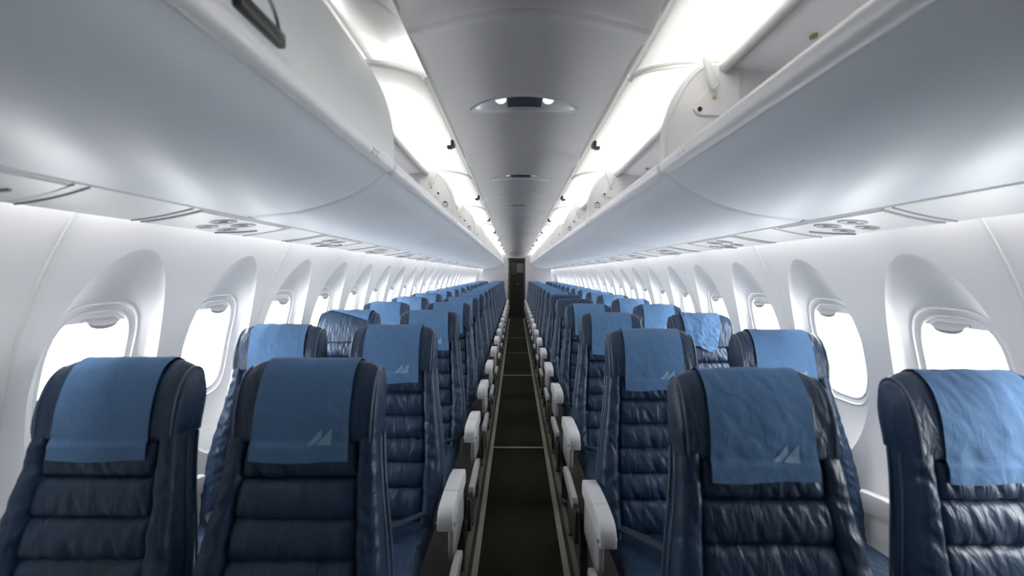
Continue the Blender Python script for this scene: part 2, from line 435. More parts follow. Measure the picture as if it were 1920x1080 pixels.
for s, nm in ((-1, 'left'), (1, 'right')):
    mb = MB()
    pr = spline([(0.302, ceilz(0.30) - ZC), (0.325, 0.628), (0.37, 0.665), (0.46, 0.715), (0.56, 0.79), (0.66, 0.90)], 5)
    rows = []; y = CT0 - 2 * CTL
    while y < YEND:
        for d in (0.0, 0.006, 0.03, 0.07, 0.10, CTL - 0.10, CTL - 0.07, CTL - 0.03, CTL - 0.006):
            dd = min(d, CTL - d); drop = 0.014 * (1 - sstep(0.02, 0.075, dd)) - 0.006 * (1 - sstep(0.0, 0.006, dd))
            if y + d <= YEND: rows.append([(s * (x - drop * 0.5), y + d, ZC + z - drop * 0.8) for x, z in pr])
        y += CTL
    mb.grid(rows)
    tag(build(mb, 'trim_%d' % tn, M['ceil'], sharp=3), 'white curved cove panel between the %s bins and the ceiling' % nm, 'cove panel', kind='structure'); tn += 1
    mb = MB(); mb.box((s * 0.293, YFRONT, ceilz(0.3) - 0.012), (s * 0.303, YEND, ceilz(0.3) + 0.006), 0.002, 1)
    tag(build(mb, 'trim_%d' % tn, M['rail']), 'thin grey edge strip along the %s side of the ceiling' % nm, 'edge strip', kind='structure'); tn += 1

# ceiling lights: oval rim, bowl, grille, two lamps
def ell(rx, ry, z, n=48): 
    return [(rx * math.cos(2 * PI * k / n), ry * math.sin(2 * PI * k / n), ceilz(rx * math.cos(2 * PI * k / n)) + z) for k in range(n)]
mb = MB(); mb.grid([ell(0.206, 0.090, -0.001), ell(0.205, 0.089, -0.006), ell(0.198, 0.083, -0.008), ell(0.190, 0.076, -0.004), ell(0.187, 0.073, 0.012)], closed=True)
rim_me = mb.mesh('rim', M['lip'])
mb = MB(); flat = ZC + 0.66 + 0.03
rows = [ell(0.190, 0.076, 0.0)]
for t, dz in ((0.85, 0.018), (0.6, 0.034), (0.3, 0.04), (0.02, 0.042)):
    rows.append([(0.19 * t * math.cos(2 * PI * k / 48), 0.076 * t * math.sin(2 * PI * k / 48), ceilz(0.19 * t * math.cos(2 * PI * k / 48)) + dz) for k in range(48)])
mb.grid(rows, closed=True); bowl_me = mb.mesh('bowl', M['reflector'])
mb = MB()
rows = []
for i in range(9):
    x = -0.066 + 0.132 * i / 8
    rows.append([(x, -0.055, ceilz(x) + 0.006), (x, 0.055, ceilz(x) + 0.006), (x, 0.055, ceilz(x) + 0.030), (x, -0.055, ceilz(x) + 0.030)])
mb.grid(rows, closed=True); mb.f += [(0, 1, 2, 3), (32, 33, 34, 35)]; mb.fm += [0, 0]
for j in range(6): mb.box((-0.055, -0.04 + j * 0.016 - 0.002, ceilz(0.055) + 0.006), (0.055, -0.04 + j * 0.016 + 0.002, ceilz(0) + 0.005))
spk_me = mb.mesh('speaker_grille', M['speaker'])
lens_me = []
for s in (-1, 1):
    mb = MB(); c = (s * 0.092, 0, ceilz(0.092) + 0.018)
    for q in range(5):
        pass
    rows = []
    for q in range(6):
        a = q / 5 * PI / 2
        rows.append([(c[0] + 0.022 * math.cos(a) * math.cos(2 * PI * k / 20), c[1] + 0.034 * math.cos(a) * math.sin(2 * PI * k / 20), c[2] - 0.012 * math.sin(a)) for k in range(20)])
    mb.grid(rows, closed=True); lens_me.append(mb.mesh('lamp_lens', M['lampglass']))
for i, y in enumerate(lights_y):
    if y < 0.3 and False: continue
    t = thing('ceiling_light', (0, y, 0), 'oval ceiling light with dark centre grille, %s from the camera' % (ORD[i - 1] if i else 'nearest of the row'), 'ceiling light', 'oval lights along the ceiling')
    obj('rim', rim_me, t); obj('bowl', bowl_me, t); obj('speaker_grille', spk_me, t)
    for m_ in lens_me: obj('lamp_lens', m_, t)

# ------------------------------------------------------------------ overhead bins
BOT = spline([(0.402, 0.287), (0.46, 0.243), (0.55, 0.202), (0.66, 0.172), (0.80, 0.156)], 6)
def face_prof(): return spline([(0.388, 0.318), (0.391, 0.42), (0.420, 0.51), (0.460, 0.570), (0.500, 0.600)], 6)
CLOSED = spline([(0.384, 0.322), (0.386, 0.42), (0.410, 0.51), (0.452, 0.588), (0.505, 0.665), (0.555, 0.735), (0.60, 0.80)], 6)
OPENP = spline([(0.298, 0.566), (0.312, 0.580), (0.36, 0.597), (0.44, 0.609), (0.53, 0.613), (0.63, 0.622)], 6)
def sh(p, d):  # offset a 2-D path by d to its left
    out = []
    for i, q in enumerate(p):
        a, b = p[max(i - 1, 0)], p[min(i + 1, len(p) - 1)]; tx, ty = b[0] - a[0], b[1] - a[1]; l = math.hypot(tx, ty) or 1
        out.append((q[0] - ty / l * d, q[1] + tx / l * d))
    return out
def sweep_shell(mb, path, thick, ya, yb, s, bev_y=0.0, shrink=0.0):
    """thin shell swept in y; the ends curl in by shrink over bev_y"""
    inn = sh(path, thick); rows = []
    ys = [(ya, 1.0), (ya + bev_y * 0.3, 0.35), (ya + bev_y, 0.0), (yb - bev_y, 0.0), (yb - bev_y * 0.3, 0.35), (yb, 1.0)] if bev_y else [(ya, 0), (yb, 0)]
    for y, k in ys:
        o = sh(path, shrink * k); 
        rows.append([(s * a, y, ZC + b) for a, b in o] + [(s * a, y, ZC + b) for a, b in reversed(inn)])
    n = len(rows[0]); mb.grid(rows, closed=True)
    b = len(mb.v)
    m_ = len(path)
    for base in (b - n, b - n * len(rows)):
        for i in range(m_ - 1): mb.f.append((base + i, base + i + 1, base + n - 2 - i, base + n - 1 - i)); mb.fm.append(0)
def make_bin(s, side, idx, ya, yb, closed):
    what = 'closed white overhead bin with black latch, nearest on the left' if closed else 'open white overhead bin above the %s windows, %s from the camera' % (side, ORD[idx])
    t = thing('overhead_bin', (s * 0.6, ya, ZC + 0.16), what, 'overhead bin', 'overhead bins above the %s windows' % side)
    off = Vector((-s * 0.6, -ya, -ZC - 0.16))
    def B(mb, name, m, par=t, sharp=0.6):
        o = build(mb, name, m, None, sharp=sharp)
        o.data.transform(Matrix.Translation(off)); o.parent = par
        return o
    g = 0.0015
    mb = MB(); sweep_shell(mb, BOT, 0.014, ya + g, yb - g, s, 0.03, 0.005)
    body = B(mb, 'bin_body', M['bin'], sharp=1.2)
    mb = MB()
    top = [(0.572, 0.594), (0.96, 0.535), (0.97, 0.18), (0.80, 0.158)]
    rows = [[(s * x, y, ZC + z) for x, z in top] + [(s * (x + 0.010), y, ZC + z + 0.010) for x, z in reversed(top)] for y in (ya + g, yb - g)]
    mb.grid(rows, closed=True)
    B(mb, 'bin_lining', M['inner'], sharp=0.3)
    # rolled lip rail
    mb = MB(); c = (s * 0.397, ZC + 0.306)
    ym = [ya + 0.006, ya + 0.010, ya + 0.03, yb - 0.03, yb - 0.010, yb - 0.006]
    mb.tube([(c[0], y, c[1]) for y in ym], [0.012, 0.018, 0.0215, 0.0215, 0.018, 0.012], 20)
    lip = B(mb, 'lip_rail', M['lip'], sharp=1.3)
    mb = MB(); 
    for q, yq in ((0, yb - 0.20), (1, yb - 0.165)):   # small raised marks on the rail
        a = math.radians(200 if s > 0 else -20)
        for da in (-0.25, 0.15):
            aa = (PI + 0.45 + da) if s > 0 else (-0.45 - da)
            p = Vector((c[0] + 0.0212 * math.cos(aa), yq, c[1] + 0.0212 * math.sin(aa)))
            mb.box(p - Vector((0.003, 0.010, 0.003)), p + Vector((0.003, 0.010, 0.003)), 0.001, 1)
    if idx < 3: B(mb, 'raised_mark', M['lip'], lip)
    # end walls
    fp = face_prof()
    for e, (y0, y1) in enumerate(((ya + g, ya + 0.018), (yb - 0.018, yb - g))):
        poly = [(0.402, 0.30)] + fp + [(0.575, 0.593), (0.955, 0.535), (0.965, 0.19), (0.80, 0.168)] + sh(BOT, 0.012)[::-1][1:-1]
        mb = MB(); mb.prism([(s * x, ZC + z) for x, z in poly], 'y', y0, y1, 0.0)
        ew = B(mb, 'end_wall', M['inner'])
        if e == 1 and not closed:
            # raised rim along the front curve, hinge plate and pivots
            rim = []
            mb = MB(); mb.tube([(s * (x + 0.012), y0 - 0.001, ZC + z - 0.004) for x, z in fp], 0.0035, 8); B(mb, 'rim_bead', M['lip'], ew)
            mb = MB(); mb.prism([(s * x, ZC + z) for x, z in ((0.468, 0.468), (0.485, 0.452), (0.60, 0.445), (0.60, 0.572), (0.545, 0.578))], 'y', y0 - 0.006, y0, 0.0015, 1)
            B(mb, 'hinge_plate', M['inner'], ew)
            mb = MB(); mb.disc((s * 0.487, y0 - 0.0085, ZC + 0.468), 0.0065, 0.0065, 0.006, 14, axis='y'); B(mb, 'pivot', M['black'], ew)
            mb = MB(); mb.disc((s * 0.528, y0 - 0.0085, ZC + 0.500), 0.0055, 0.0055, 0.006, 14, axis='y'); B(mb, 'bolt', M['brass'], ew)
            if idx in (1, 2):
                mb = MB(); o_ = Vector((s * 0.447, y0 - 0.0008, ZC + 0.405)); 
                for (a, b_, c_, d) in ((-.016, -.016, -.013, .012), (.013, -.016, .016, .012), (-.016, .009, .016, .012), (-.016, -.016, .016, -.013), (-.007, .012, .007, .018), (-.006, -.008, -.003, .004), (.003, -.008, .006, .004)):
                    mb.box((o_.x + a, o_.y, o_.z + b_), (o_.x + c_, o_.y + 0.0008, o_.z + d))
                B(mb, 'pictogram', M['black'], ew)
    # grey rail along the top edge of the opening
    mb = MB(); mb.tube([(s * 0.560, ya + 0.02, ZC + 0.587), (s * 0.560, yb - 0.02, ZC + 0.587)], 0.017, 12)
    B(mb, 'edge_rail', M['rail'])
    if not closed:
        for yq in (yb - 0.22, ya + 0.35):
            mb = MB(); mb.disc((s * 0.68, yq, ZC + 0.570), 0.008, 0.011, 0.006, 14); B(mb, 'bolt', M['brass'])
    if closed:
        mb = MB(); sweep_shell(mb, CLOSED, -0.014, ya + 0.004, yb - 0.004, s)
        d = B(mb, 'door', M['doorwhite'], sharp=1.0)
        ym = yb - 0.69
        mb = MB()   # recessed half-round cup with a black paddle
        cup = []
        for r, dx in ((0.062, -0.002), (0.058, -0.005), (0.050, 0.001)):
            cup.append([(s * (0.3850 + dx), ym + r * math.cos(PI * k / 16), ZC + 0.338 + r * math.sin(PI * k / 16)) for k in range(17)])
        mb.grid(cup); hc = B(mb, 'latch_cup', M['black'], d)
        mb = MB(); mb.box((s * 0.372, ym - 0.056, ZC + 0.330), (s * 0.386, ym + 0.056, ZC + 0.352), 0.004, 2)
        B(mb, 'latch', M['black'], d)
    else:
        mb = MB(); sweep_shell(mb, OPENP, 0.010, ya + 0.012, yb - 0.006, s)
        d = B(mb, 'door', M['door'], sharp=1.0)
        mb = MB(); pr = [(s * a, ZC + b) for a, b in OPENP[:26]]
        for ye in (yb - 0.008, ya + 0.014):
            mb = MB(); mb.tube([(a, ye, b - 0.004) for a, b in pr], 0.006, 8)
            B(mb, 'door_edge', M['door'], d)
        ym = (ya + yb) / 2 - 0.03
        mb = MB(); mb.box((s * 0.298, ym - 0.03, ZC + 0.548), (s * 0.312, ym + 0.03, ZC + 0.570), 0.003, 1)
        mb.box((s * 0.306, ym - 0.012, ZC + 0.538), (s * 0.330, ym + 0.012, ZC + 0.552), 0.003, 1)
        B(mb, 'latch', M['black'], d)
        for yq in (yb - 0.045,):
            mb = MB(); mb.prism([(s * x, ZC + z) for x, z in ((0.487, 0.607), (0.505, 0.607), (0.538, 0.53), (0.520, 0.515), (0.508, 0.53))], 'y', yq, yq + 0.012, 0.002, 1)
            B(mb, 'hinge_arm', M['door'])
    return t
for s, side in ((-1, 'left'), (1, 'right')):
    idx = 0; ya = BIN0 - BINL
    while ya < YEND - 0.4:
        yb = min(ya + BINL, YEND - 0.01)
        make_bin(s, side, idx, ya, yb, s < 0 and idx == 0); ya += BINL; idx += 1
    nb = idx

# ------------------------------------------------------------------ service panels above the seats
for s, nm in ((-1, 'left'), (1, 'right')):
    mb = MB()
    mb.prism([(s * x, ZC + z) for x, z in ((0.803, 0.153), (1.000, 0.129), (1.000, 0.135), (0.803, 0.166))], 'y', YFRONT, YEND)
    tag(build(mb, 'trim_%d' % tn, M['psu'], smooth=False), 'long pale service channel under the outer edge of the %s bins' % nm, 'service channel', kind='structure'); tn += 1
def psz(x): return ZC + 0.153 - (x - 0.803) / 0.197 * 0.024
def psu_meshes(s):
    out = []
    mb = MB()
    def pl(x, y, d): return (s * x, y, psz(x) - d)
    # thin plate with bowed ends
    def outline(k, d, grow=0):
        pts = []
        for i in range(13):
            u = i / 12; pts.append(pl(lerp(0.812, 0.992, u), 0.20 + grow + 0.05 * math.sin(u * PI * 0.5), d))
        for i in range(13):
            u = 1 - i / 12; pts.append(pl(lerp(0.812, 0.992, u), -0.20 - grow + 0.05 * math.sin(u * PI * 0.5), d))
        return pts
    rows = [outline(0, 0.0), outline(0, 0.004)]
    mb.grid(rows, closed=True); n = len(mb.v); mb.f.append(tuple(range(n - 26, n))); mb.fm.append(0)
    out.append(('panel', mb.mesh('panel', M['psu'], sharp=0.5)))
    for sg in (-1, 1):
        for g0 in (0.205, 0.235):
            mb = MB(); mb.tube([pl(lerp(0.806, 0.998, i / 12), sg * g0 + 0.05 * math.sin(i / 12 * PI * 0.5), 0.001) for i in range(13)], 0.0022, 6)
            out.append(('panel_groove', mb.mesh('panel_groove', M['slot'])))
    def ring(c, r, name, m, inner):
        mb = MB(); n = 24
        def rg(rr, d): return [pl(c[0] + rr * math.cos(2 * PI * k / n), c[1] + rr * math.sin(2 * PI * k / n), d) for k in range(n)]
        mb.grid([rg(r, 0.004), rg(r * 0.97, 0.0065), rg(r * 0.80, 0.007), rg(r * 0.72, 0.005), rg(r * 0.34, 0.0048), rg(r * 0.3, 0.009), rg(0.001, 0.0095)], closed=True)
        me = mb.mesh(name, m, sharp=0.6); return (name, me)
    out.append(ring((0.860, 0.055), 0.034, 'reading_light', M['nozzle'], 0)); out.append(ring((0.860, -0.040), 0.034, 'reading_light', M['nozzle'], 0))
    out.append(ring((0.935, 0.095), 0.028, 'air_nozzle', M['nozzle'], 0)); out.append(ring((0.935, 0.005), 0.028, 'air_nozzle', M['nozzle'], 0))
    mb = MB(); mb.tube([pl(0.89 + 0.10 * math.sin(i / 12 * PI * 0.5), 0.15 + 0.03 * math.cos(i / 12 * PI), 0.005) for i in range(13)], 0.004, 6)
    out.append(('call_button_strip', mb.mesh('call_button_strip', M['nozzle'])))
    return out
for s, side in ((-1, 'left'), (1, 'right')):
    pm = psu_meshes(s)
    for k in range(-1, ROWS - 1):
        y = 1.33 + k * PITCH - (0.085 if s > 0 else 0)
        t = thing('service_unit', (0, y, 0), 'service panel with air nozzles over the %s seats, %s from the camera' % (side, ORD[k + 1]), 'service panel', 'service panels above the %s seats' % side)
        for nme, me in pm: obj(nme, me, t)

# ------------------------------------------------------------------ seats
REC = 0.235
def yf(z): return 0.413 - (1.08 - z) * REC + (0.05 * ((0.62 - z) / 0.2) ** 2 if z < 0.62 else 0) * -0.35
HB = 0.945
SEAMS = [HB + 0.004, 0.866, 0.783, 0.701, 0.619, 0.537, 0.44]
def halfw(z): return 0.167 + 0.043 * (0.5 * sstep(0.95, 0.60, z) + 0.5 * max(0, min(1, (0.95 - z) / 0.37))) - 0.02 * sstep(0.56, 0.42, z)
def front_y(x, z, seed):
    w = halfw(z); ax = abs(x); pw = 0.127 + 0.020 * sstep(0.95, 0.6, z)
    y = 0.0
    bul = 0.0
    if ax < pw:
        for a, b in zip(SEAMS[:-1], SEAMS[1:]):
            if b <= z <= a:
                t = (z - b) / (a - b); e = min(1, (pw - ax) / 0.03)
                bul = 0.016 * (math.sin(PI * t) ** 0.55) * (0.72 + 0.28 * e)
                break
        y -= bul
    for zs in SEAMS[1:-1]:
        if ax < pw: y += 0.006 * math.exp(-((z - zs) / 0.0045) ** 2)
    y += 0.013 * math.exp(-((ax - pw) / 0.0042) ** 2)
    if ax > pw:
        t = (ax - pw) / max(0.01, w - pw)
        y -= 0.010 + (0.007 + 0.016 * sstep(0.9, 0.6, z)) * math.sin(PI * min(1, t) ** 0.8) ** 0.7
    q = Vector((x * 30 + seed * 7, seed * 3.1, z * 13 + x * 9))
    wr = noise.noise(q) * 0.0030 + noise.noise(q * 2.3) * 0.0016
    q2 = Vector((x * 55 + z * 28, seed * 5.0, z * 18)); wr += max(0, noise.noise(q2) - 0.1) * 0.007
    if ax > pw: 
        q3 = Vector((x * 12, seed + 4, z * 48 + ax * 30)); wr += noise.noise(q3) * 0.0055
    return y + wr
def backrest_mesh(seed):
    rows = []; NF = 70
    zt, zb = HB + 0.012, 0.42
    NZ = 112
    for j in range(NZ + 1):
        z = zt - (zt - zb) * j / NZ; w = halfw(z); yb = yf(z); th = 0.084
        capk = 1.0
        r = []
        rad = 0.017
        for i in range(NF + 1):
            x = -(w - rad) + 2 * (w - rad) * i / NF
            r.append((x, yb + front_y(x, z, seed), z))
        yr = r[-1][1] - yb; yl = r[0][1] - yb
        def corner(sx, y0):
            return [(sx * (w - rad + rad * math.sin(a)), yb + y0 + rad * (1 - math.cos(a)), z) for a in (PI / 8, PI / 4, 3 * PI / 8, PI / 2)]
        right = corner(1, yr) + [(w, yb + yr + 0.040, z), (w - 0.002, yb + 0.060, z), (w - 0.006, yb + 0.074, z), (w - 0.02, yb + th, z)]
        left = corner(-1, yl) + [(-w, yb + yl + 0.040, z), (-(w - 0.002), yb + 0.060, z), (-(w - 0.006), yb + 0.074, z), (-(w - 0.02), yb + th, z)]
        r = r + right + [(0, yb + th + 0.004, z)] + left[::-1]
        rows.append(r)
    mb = MB(); mb.grid(rows, closed=True)
    n = len(rows[0]); b = len(mb.v)
    mb.f.append(tuple(range(n))); mb.fm.append(0); mb.f.append(tuple(range(b - n, b))); mb.fm.append(0)
    return mb.mesh('backrest', M['leather'], sharp=1.2)
# side profile of the head cushion, (depth forward-negative, height), recline added later
HP = spline([(-0.006, HB - 0.003), (-0.014, HB + 0.005), (-0.018, 0.985), (-0.020, 1.02), (-0.015, 1.060), (-0.002, 1.094), (0.022, 1.113), (0.048, 1.110), (0.068, 1.090), (0.079, 1.045), (0.082, 1.0), (0.082, HB)], 4)
def hy(d, z): return yf(min(z, 1.08) if z < 1.08 else z) + d
def head_scale(t):
    a = abs(t)
    return 1.0 if a < 0.62 else 0.80 + 0.20 * math.sqrt(max(0, 1 - ((a - 0.62) / 0.38) ** 2))
def headw(z): return 0.162 + 0.002 * math.sin(PI * (z - HB) / 0.19)
def head_mesh(seed):
    rows = []; N = 44
    for i in range(N + 1):
        t = math.sin((i / N - 0.5) * PI); k = head_scale(t)
        r = []
        for d, z in HP:
            dd = 0.035 + (d - 0.035) * (0.25 * k + 0.75 if True else k); zz = HB + (z - HB) * k
            x = t * headw(z)
            q = Vector((x * 26 + seed, zz * 14, seed)); wv = noise.noise(q) * 0.003
            q2 = Vector((x * 40 + zz * 30, zz * 12, seed + 9)); wv += noise.noise(q2) * 0.0018 * (1 if d < 0.03 else 0)
            wv *= 1 if zz > HB + 0.01 else 0
            r.append((x, hy(dd + wv, zz), zz))
        rows.append(r)
    mb = MB(); mb.grid(rows, closed=True)
    n = len(rows[0])
    for base, sx in ((0, -1), (n * N, 1)):
        c = len(mb.v); pts = mb.v[base:base + n]
        cen = sum(pts, Vector()) / n + Vector((sx * 0.003, 0, 0))
        mid = [p.lerp(cen, 0.22) + Vector((sx * 0.003, 0, 0)) for p in pts]
        mb.v += mid + [cen + Vector((sx * 0.004, 0, 0))]
        for k in range(n):
            mb.f.append((base + k, base + (k + 1) % n, c + (k + 1) % n, c + k)); mb.f.append((c + k, c + (k + 1) % n, c + n)); mb.fm += [0, 0]
    return mb.mesh('headrest', M['leather'], sharp=1.6)
def head_piping(side):
    mb = MB()
    for sx in (side,):
        k = 0.895; t = sx * 0.955; pts = []
        k = head_scale(t)
        for d, z in HP[4:-4]:
            dd = 0.035 + (d - 0.035) * (0.25 * k + 0.75); zz = HB + (z - HB) * k
            o = Vector((d - 0.035, z - 1.03)).normalized() * 0.002
            pts.append((t * headw(z), hy(dd + o.x, zz), zz + o.y))
        mb.tube(pts, 0.0026, 6)
    return mb.mesh('piping', M['piping'])
def back_piping(side, rear):
    mb = MB()
    for sx in (side,):
        pts = []
        for i in range(30):
            z = HB - (HB - 0.44) * i / 29; w = halfw(z)
            pts.append((sx * (w + 0.0005), yf(z) + 0.030 + 0.012 * sstep(0.9, 0.6, z), z))
        mb.tube([(x, y + 0.032 * rear, z) for x, y, z in pts], 0.003, 6)
    return mb.mesh('piping', M['piping'])
def cover_mesh(kind, seed):
    """cloth laid over the head cushion; kind: straight, folded, crumpled"""
    i0, i1 = 3, len(HP) - 8
    prof = [HP[i] for i in range(i1, i0, -1)]           # from the back over the top to the front
    # then hanging straight down in front of the backrest
    dl, zl = prof[-1]
    hang = [(dl - 0.003, zl - 0.012), (dl - 0.004, 0.935), (dl - 0.002, 0.92), (dl - 0.001, 0.908)]
    prof = prof + hang
    def pos(x, u):
        f = u * (len(prof) - 1); i = min(int(f), len(prof) - 2); a = f - i
        d, z = lerp(prof[i][0], prof[i + 1][0], a), lerp(prof[i][1], prof[i + 1][1], a)
        p, q = prof[max(i - 1, 0)], prof[min(i + 2, len(prof) - 1)]
        nx, nz = (q[1] - p[1]), -(q[0] - p[0]); l = math.hypot(nx, nz) or 1
        off = 0.0055 + 0.0022 * noise.noise(Vector((x * 22, z * 16, seed))) + 0.0016 * noise.noise(Vector((x * 60 + z * 40, z * 30, seed + 2)))
        off = max(off, 0.0035)
        if kind == 'crumpled': off += 0.010 * max(0, noise.noise(Vector((x * 16 + 3, z * 18, seed + 5)))) + 0.006 * abs(noise.noise(Vector((x * 40, z * 46, seed))))
        t = x / headw(z); k = head_scale(t)
        dd = 0.035 + (d - 0.035) * (0.25 * k + 0.75); zz = HB + (z - HB) * k if z > HB else z
        return Vector((x, hy(dd + nx / l * off if nx < 0 else dd + nx / l * off, zz), zz + nz / l * off))
    NX, NU = 30, 64; rows = []
    for j in range(NU + 1):
        r = []
        for i in range(NX + 1):
            v = i / NX * 2 - 1; u = j / NU
            hw = 0.112 - 0.004 * math.sin(u * PI); x = v * hw
            if kind == 'folded':           # pulled askew: the front edge rises to one side
                x = v * 0.118 + 0.022 * (1 - u); uu = u * (0.36 + 0.20 * (0.5 + 0.5 * v))
                x = max(-0.14, min(0.140, x)); u = uu
            elif kind == 'crumpled':
                x = v * (0.110 - 0.035 * u * u) + 0.028 * (1 - u) ** 2 - 0.01; u = u * (0.92 + 0.05 * math.sin(v * 3))
            elif kind == 'skewed':
                x += 0.02 * (u - 0.5)
            u_end = 1.0 + 0.012 * math.sin(v * 2 + seed) if False else 1.0
            p = pos(x, u * u_end)
            if kind == 'straight' and j == NU: p.z -= 0.003 * (1 + math.sin(v * 3 + seed * 2))
            r.append(p)
        rows.append(r)
    mb = MB(); mb.grid(rows)
    me = mb.mesh('headrest_cover', M['cloth'], sharp=3)
    return me, rows
def logo_mesh(rows):
    """two sail-shaped triangles printed near the lower right corner of the cover"""
    NU, NX = len(rows) - 1, len(rows[0]) - 1
    def at(px, pz):
        # px: metres right of the cover's left edge, pz: metres above its lower edge
        # walk up the column
        f = px / 0.224 * NX; i = min(int(f), NX - 1); a = f - i
        col = [rows[j][i].lerp(rows[j][i + 1], a) for j in range(NU, -1, -1)]
        acc = 0
        for p, q in zip(col[:-1], col[1:]):
            l = (q - p).length
            if acc + l >= pz: 
                t = (pz - acc) / l; r = p.lerp(q, t); return r + Vector((0, -0.0018, 0))
            acc += l
        return col[-1]
    mb = MB()
    def tri(poly):
        n = 5
        if len(poly) == 3:
            A, B_, C_ = poly; g = []
            for i in range(n + 1):
                a0 = (lerp(A[0], B_[0], i / n), lerp(A[1], B_[1], i / n)); b0 = (lerp(A[0], C_[0], i / n), lerp(A[1], C_[1], i / n))
                g.append([at(lerp(a0[0], b0[0], j / n), lerp(a0[1], b0[1], j / n)) for j in range(n + 1)])
        else:
            A, B_, C_, D = poly; g = []
            for i in range(n + 1):
                a0 = (lerp(A[0], D[0], i / n), lerp(A[1], D[1], i / n)); b0 = (lerp(B_[0], C_[0], i / n), lerp(B_[1], C_[1], i / n))
                g.append([at(lerp(a0[0], b0[0], j / n), lerp(a0[1], b0[1], j / n)) for j in range(n + 1)])
        mb.grid(g)
    tri([(0.186, 0.074), (0.184, 0.036), (0.150, 0.038)])
    tri([(0.161, 0.072), (0.163, 0.056), (0.147, 0.040), (0.130, 0.040)])
    return mb.mesh('logo', M['cloth_thin'], sharp=3)

backs = [backrest_mesh(i * 1.7 + 0.3) for i in range(4)]
heads = [head_mesh(i * 2.3 + 0.9) for i in range(4)]
hpipes = [head_piping(q) for q in (-1, 1)]
bpipes = [back_piping(q, r) for q in (-1, 1) for r in (0, 1)]
covers = {}
for key, kind, seed in (('a', 'straight', 1.1), ('b', 'straight', 4.7), ('c', 'skewed', 8.3), ('fold', 'folded', 2.2), ('crump', 'crumpled', 6.1)):
    me, rows = cover_mesh(kind, seed); covers[key] = (me, logo_mesh(rows) if kind in ('straight', 'skewed') else None)
# seat cushion
def cushion_mesh(seed):
    rows = []; NX, NY = 28, 30
    ring = []
    for j in range(NY + 1):
        v = j / NY; y = lerp(-0.20, 0.30, v); r = []
        ef = math.sqrt(max(0, 1 - max(0, (0.12 - v) / 0.12) ** 2))
        for i in range(NX + 1):
            t = i / NX * 2 - 1; a = abs(t); w = 0.192
            x = w * t; es = math.sqrt(max(0, 1 - max(0, (a - 0.86) / 0.14) ** 2))
            top = 0.475 - 0.045 * v - 0.05 * (1 - ef) - 0.05 * (1 - es) + noise.noise(Vector((x * 12, y * 12, seed))) * 0.004
            if abs(t) < 0.68:
                for s_ in (-0.04, 0.09, 0.21): top -= 0.008 * math.exp(-((y - s_) / 0.006) ** 2)
            top -= 0.007 * math.exp(-((a - 0.68) / 0.03) ** 2)
            r.append((x, y, top))
        rows.append([(-0.160, y, 0.345), (-0.188, y, 0.385)] + r + [(0.188, y, 0.385), (0.160, y, 0.345)])
    mb = MB(); mb.grid(rows)
    n = len(rows[0]); b = len(mb.v)
    mb.f.append(tuple(range(n))); mb.fm.append(0); mb.f.append(tuple(range(b - n, b))); mb.fm.append(0)
    mb.f.append((0, n - 1, b - 1, b - n)); mb.fm.append(0)
    return mb.mesh('seat_cushion', M['leather'], sharp=1.2)
cushions = [cushion_mesh(1.0), cushion_mesh(5.0)]
def strap_mesh(sx):
    mb = MB(); rows = []
    pts = [(sx * 0.185, 0.29, 0.46), (sx * 0.15, 0.22, 0.470), (sx * 0.09, 0.15, 0.476), (sx * 0.03, 0.08 + 0.02 * sx, 0.482)]
    for p in pts: rows.append([(p[0], p[1] - 0.022, p[2] + 0.001), (p[0] + 0.004, p[1] + 0.022, p[2] + 0.001), (p[0] + 0.004, p[1] + 0.022, p[2] - 0.002), (p[0], p[1] - 0.022, p[2] - 0.002)])
    mb.grid(rows, closed=True); return mb.mesh('belt_strap', M['belt'], sharp=0.6)
straps = [strap_mesh(-1), strap_mesh(1)]
mb = MB(); mb.box((-0.035, 0.06, 0.480), (0.035, 0.115, 0.498), 0.005, 2); mb.box((-0.028, 0.066, 0.497), (0.018, 0.108, 0.503), 0.003, 1)
buckle = mb.mesh('belt_buckle', M['chrome'])
# armrest: cap with a rounded nose, a front section behind a seam, a support plate
def arm_meshes(w=0.05, end=0.36):
    out = {}; e = end
    prof = spline([(0.0, 0.532), (0.0, 0.560), (0.010, 0.585), (0.040, 0.600), (0.124, 0.603)], 5)
    mb = MB(); mb.prism(prof + [(0.124, 0.532)], 'x', -w / 2, w / 2, 0.0045, 2); out['arm_nose'] = mb.mesh('arm_nose', M['armgrey'], sharp=0.9)
    mb = MB(); mb.prism([(0.126, 0.532), (0.126, 0.603), (e - 0.11, 0.596), (e - 0.015, 0.580), (e, 0.565), (e, 0.52), (e - 0.11, 0.525)], 'x', -w / 2, w / 2, 0.0045, 2); out['arm_cap'] = mb.mesh('arm_cap', M['armgrey'], sharp=0.9)
    mb = MB(); mb.prism([(0.045, 0.533), (e - 0.04, 0.533), (e - 0.03, 0.40), (0.075, 0.40), (0.05, 0.44)], 'x', -0.009, 0.009, 0.003, 1); out['arm_support'] = mb.mesh('arm_support', M['shroud'], sharp=0.8)
    mb = MB(); mb.disc((-w / 2 - 0.004, 0.012, 0.552), 0.006, 0.006, w + 0.008, 12, axis='x'); out['recline_button'] = mb.mesh('recline_button', M['chrome'])
    return out
arm, mid_arm, wall_arm = arm_meshes(), arm_meshes(0.040, 0.245), arm_meshes(0.034, 0.30)
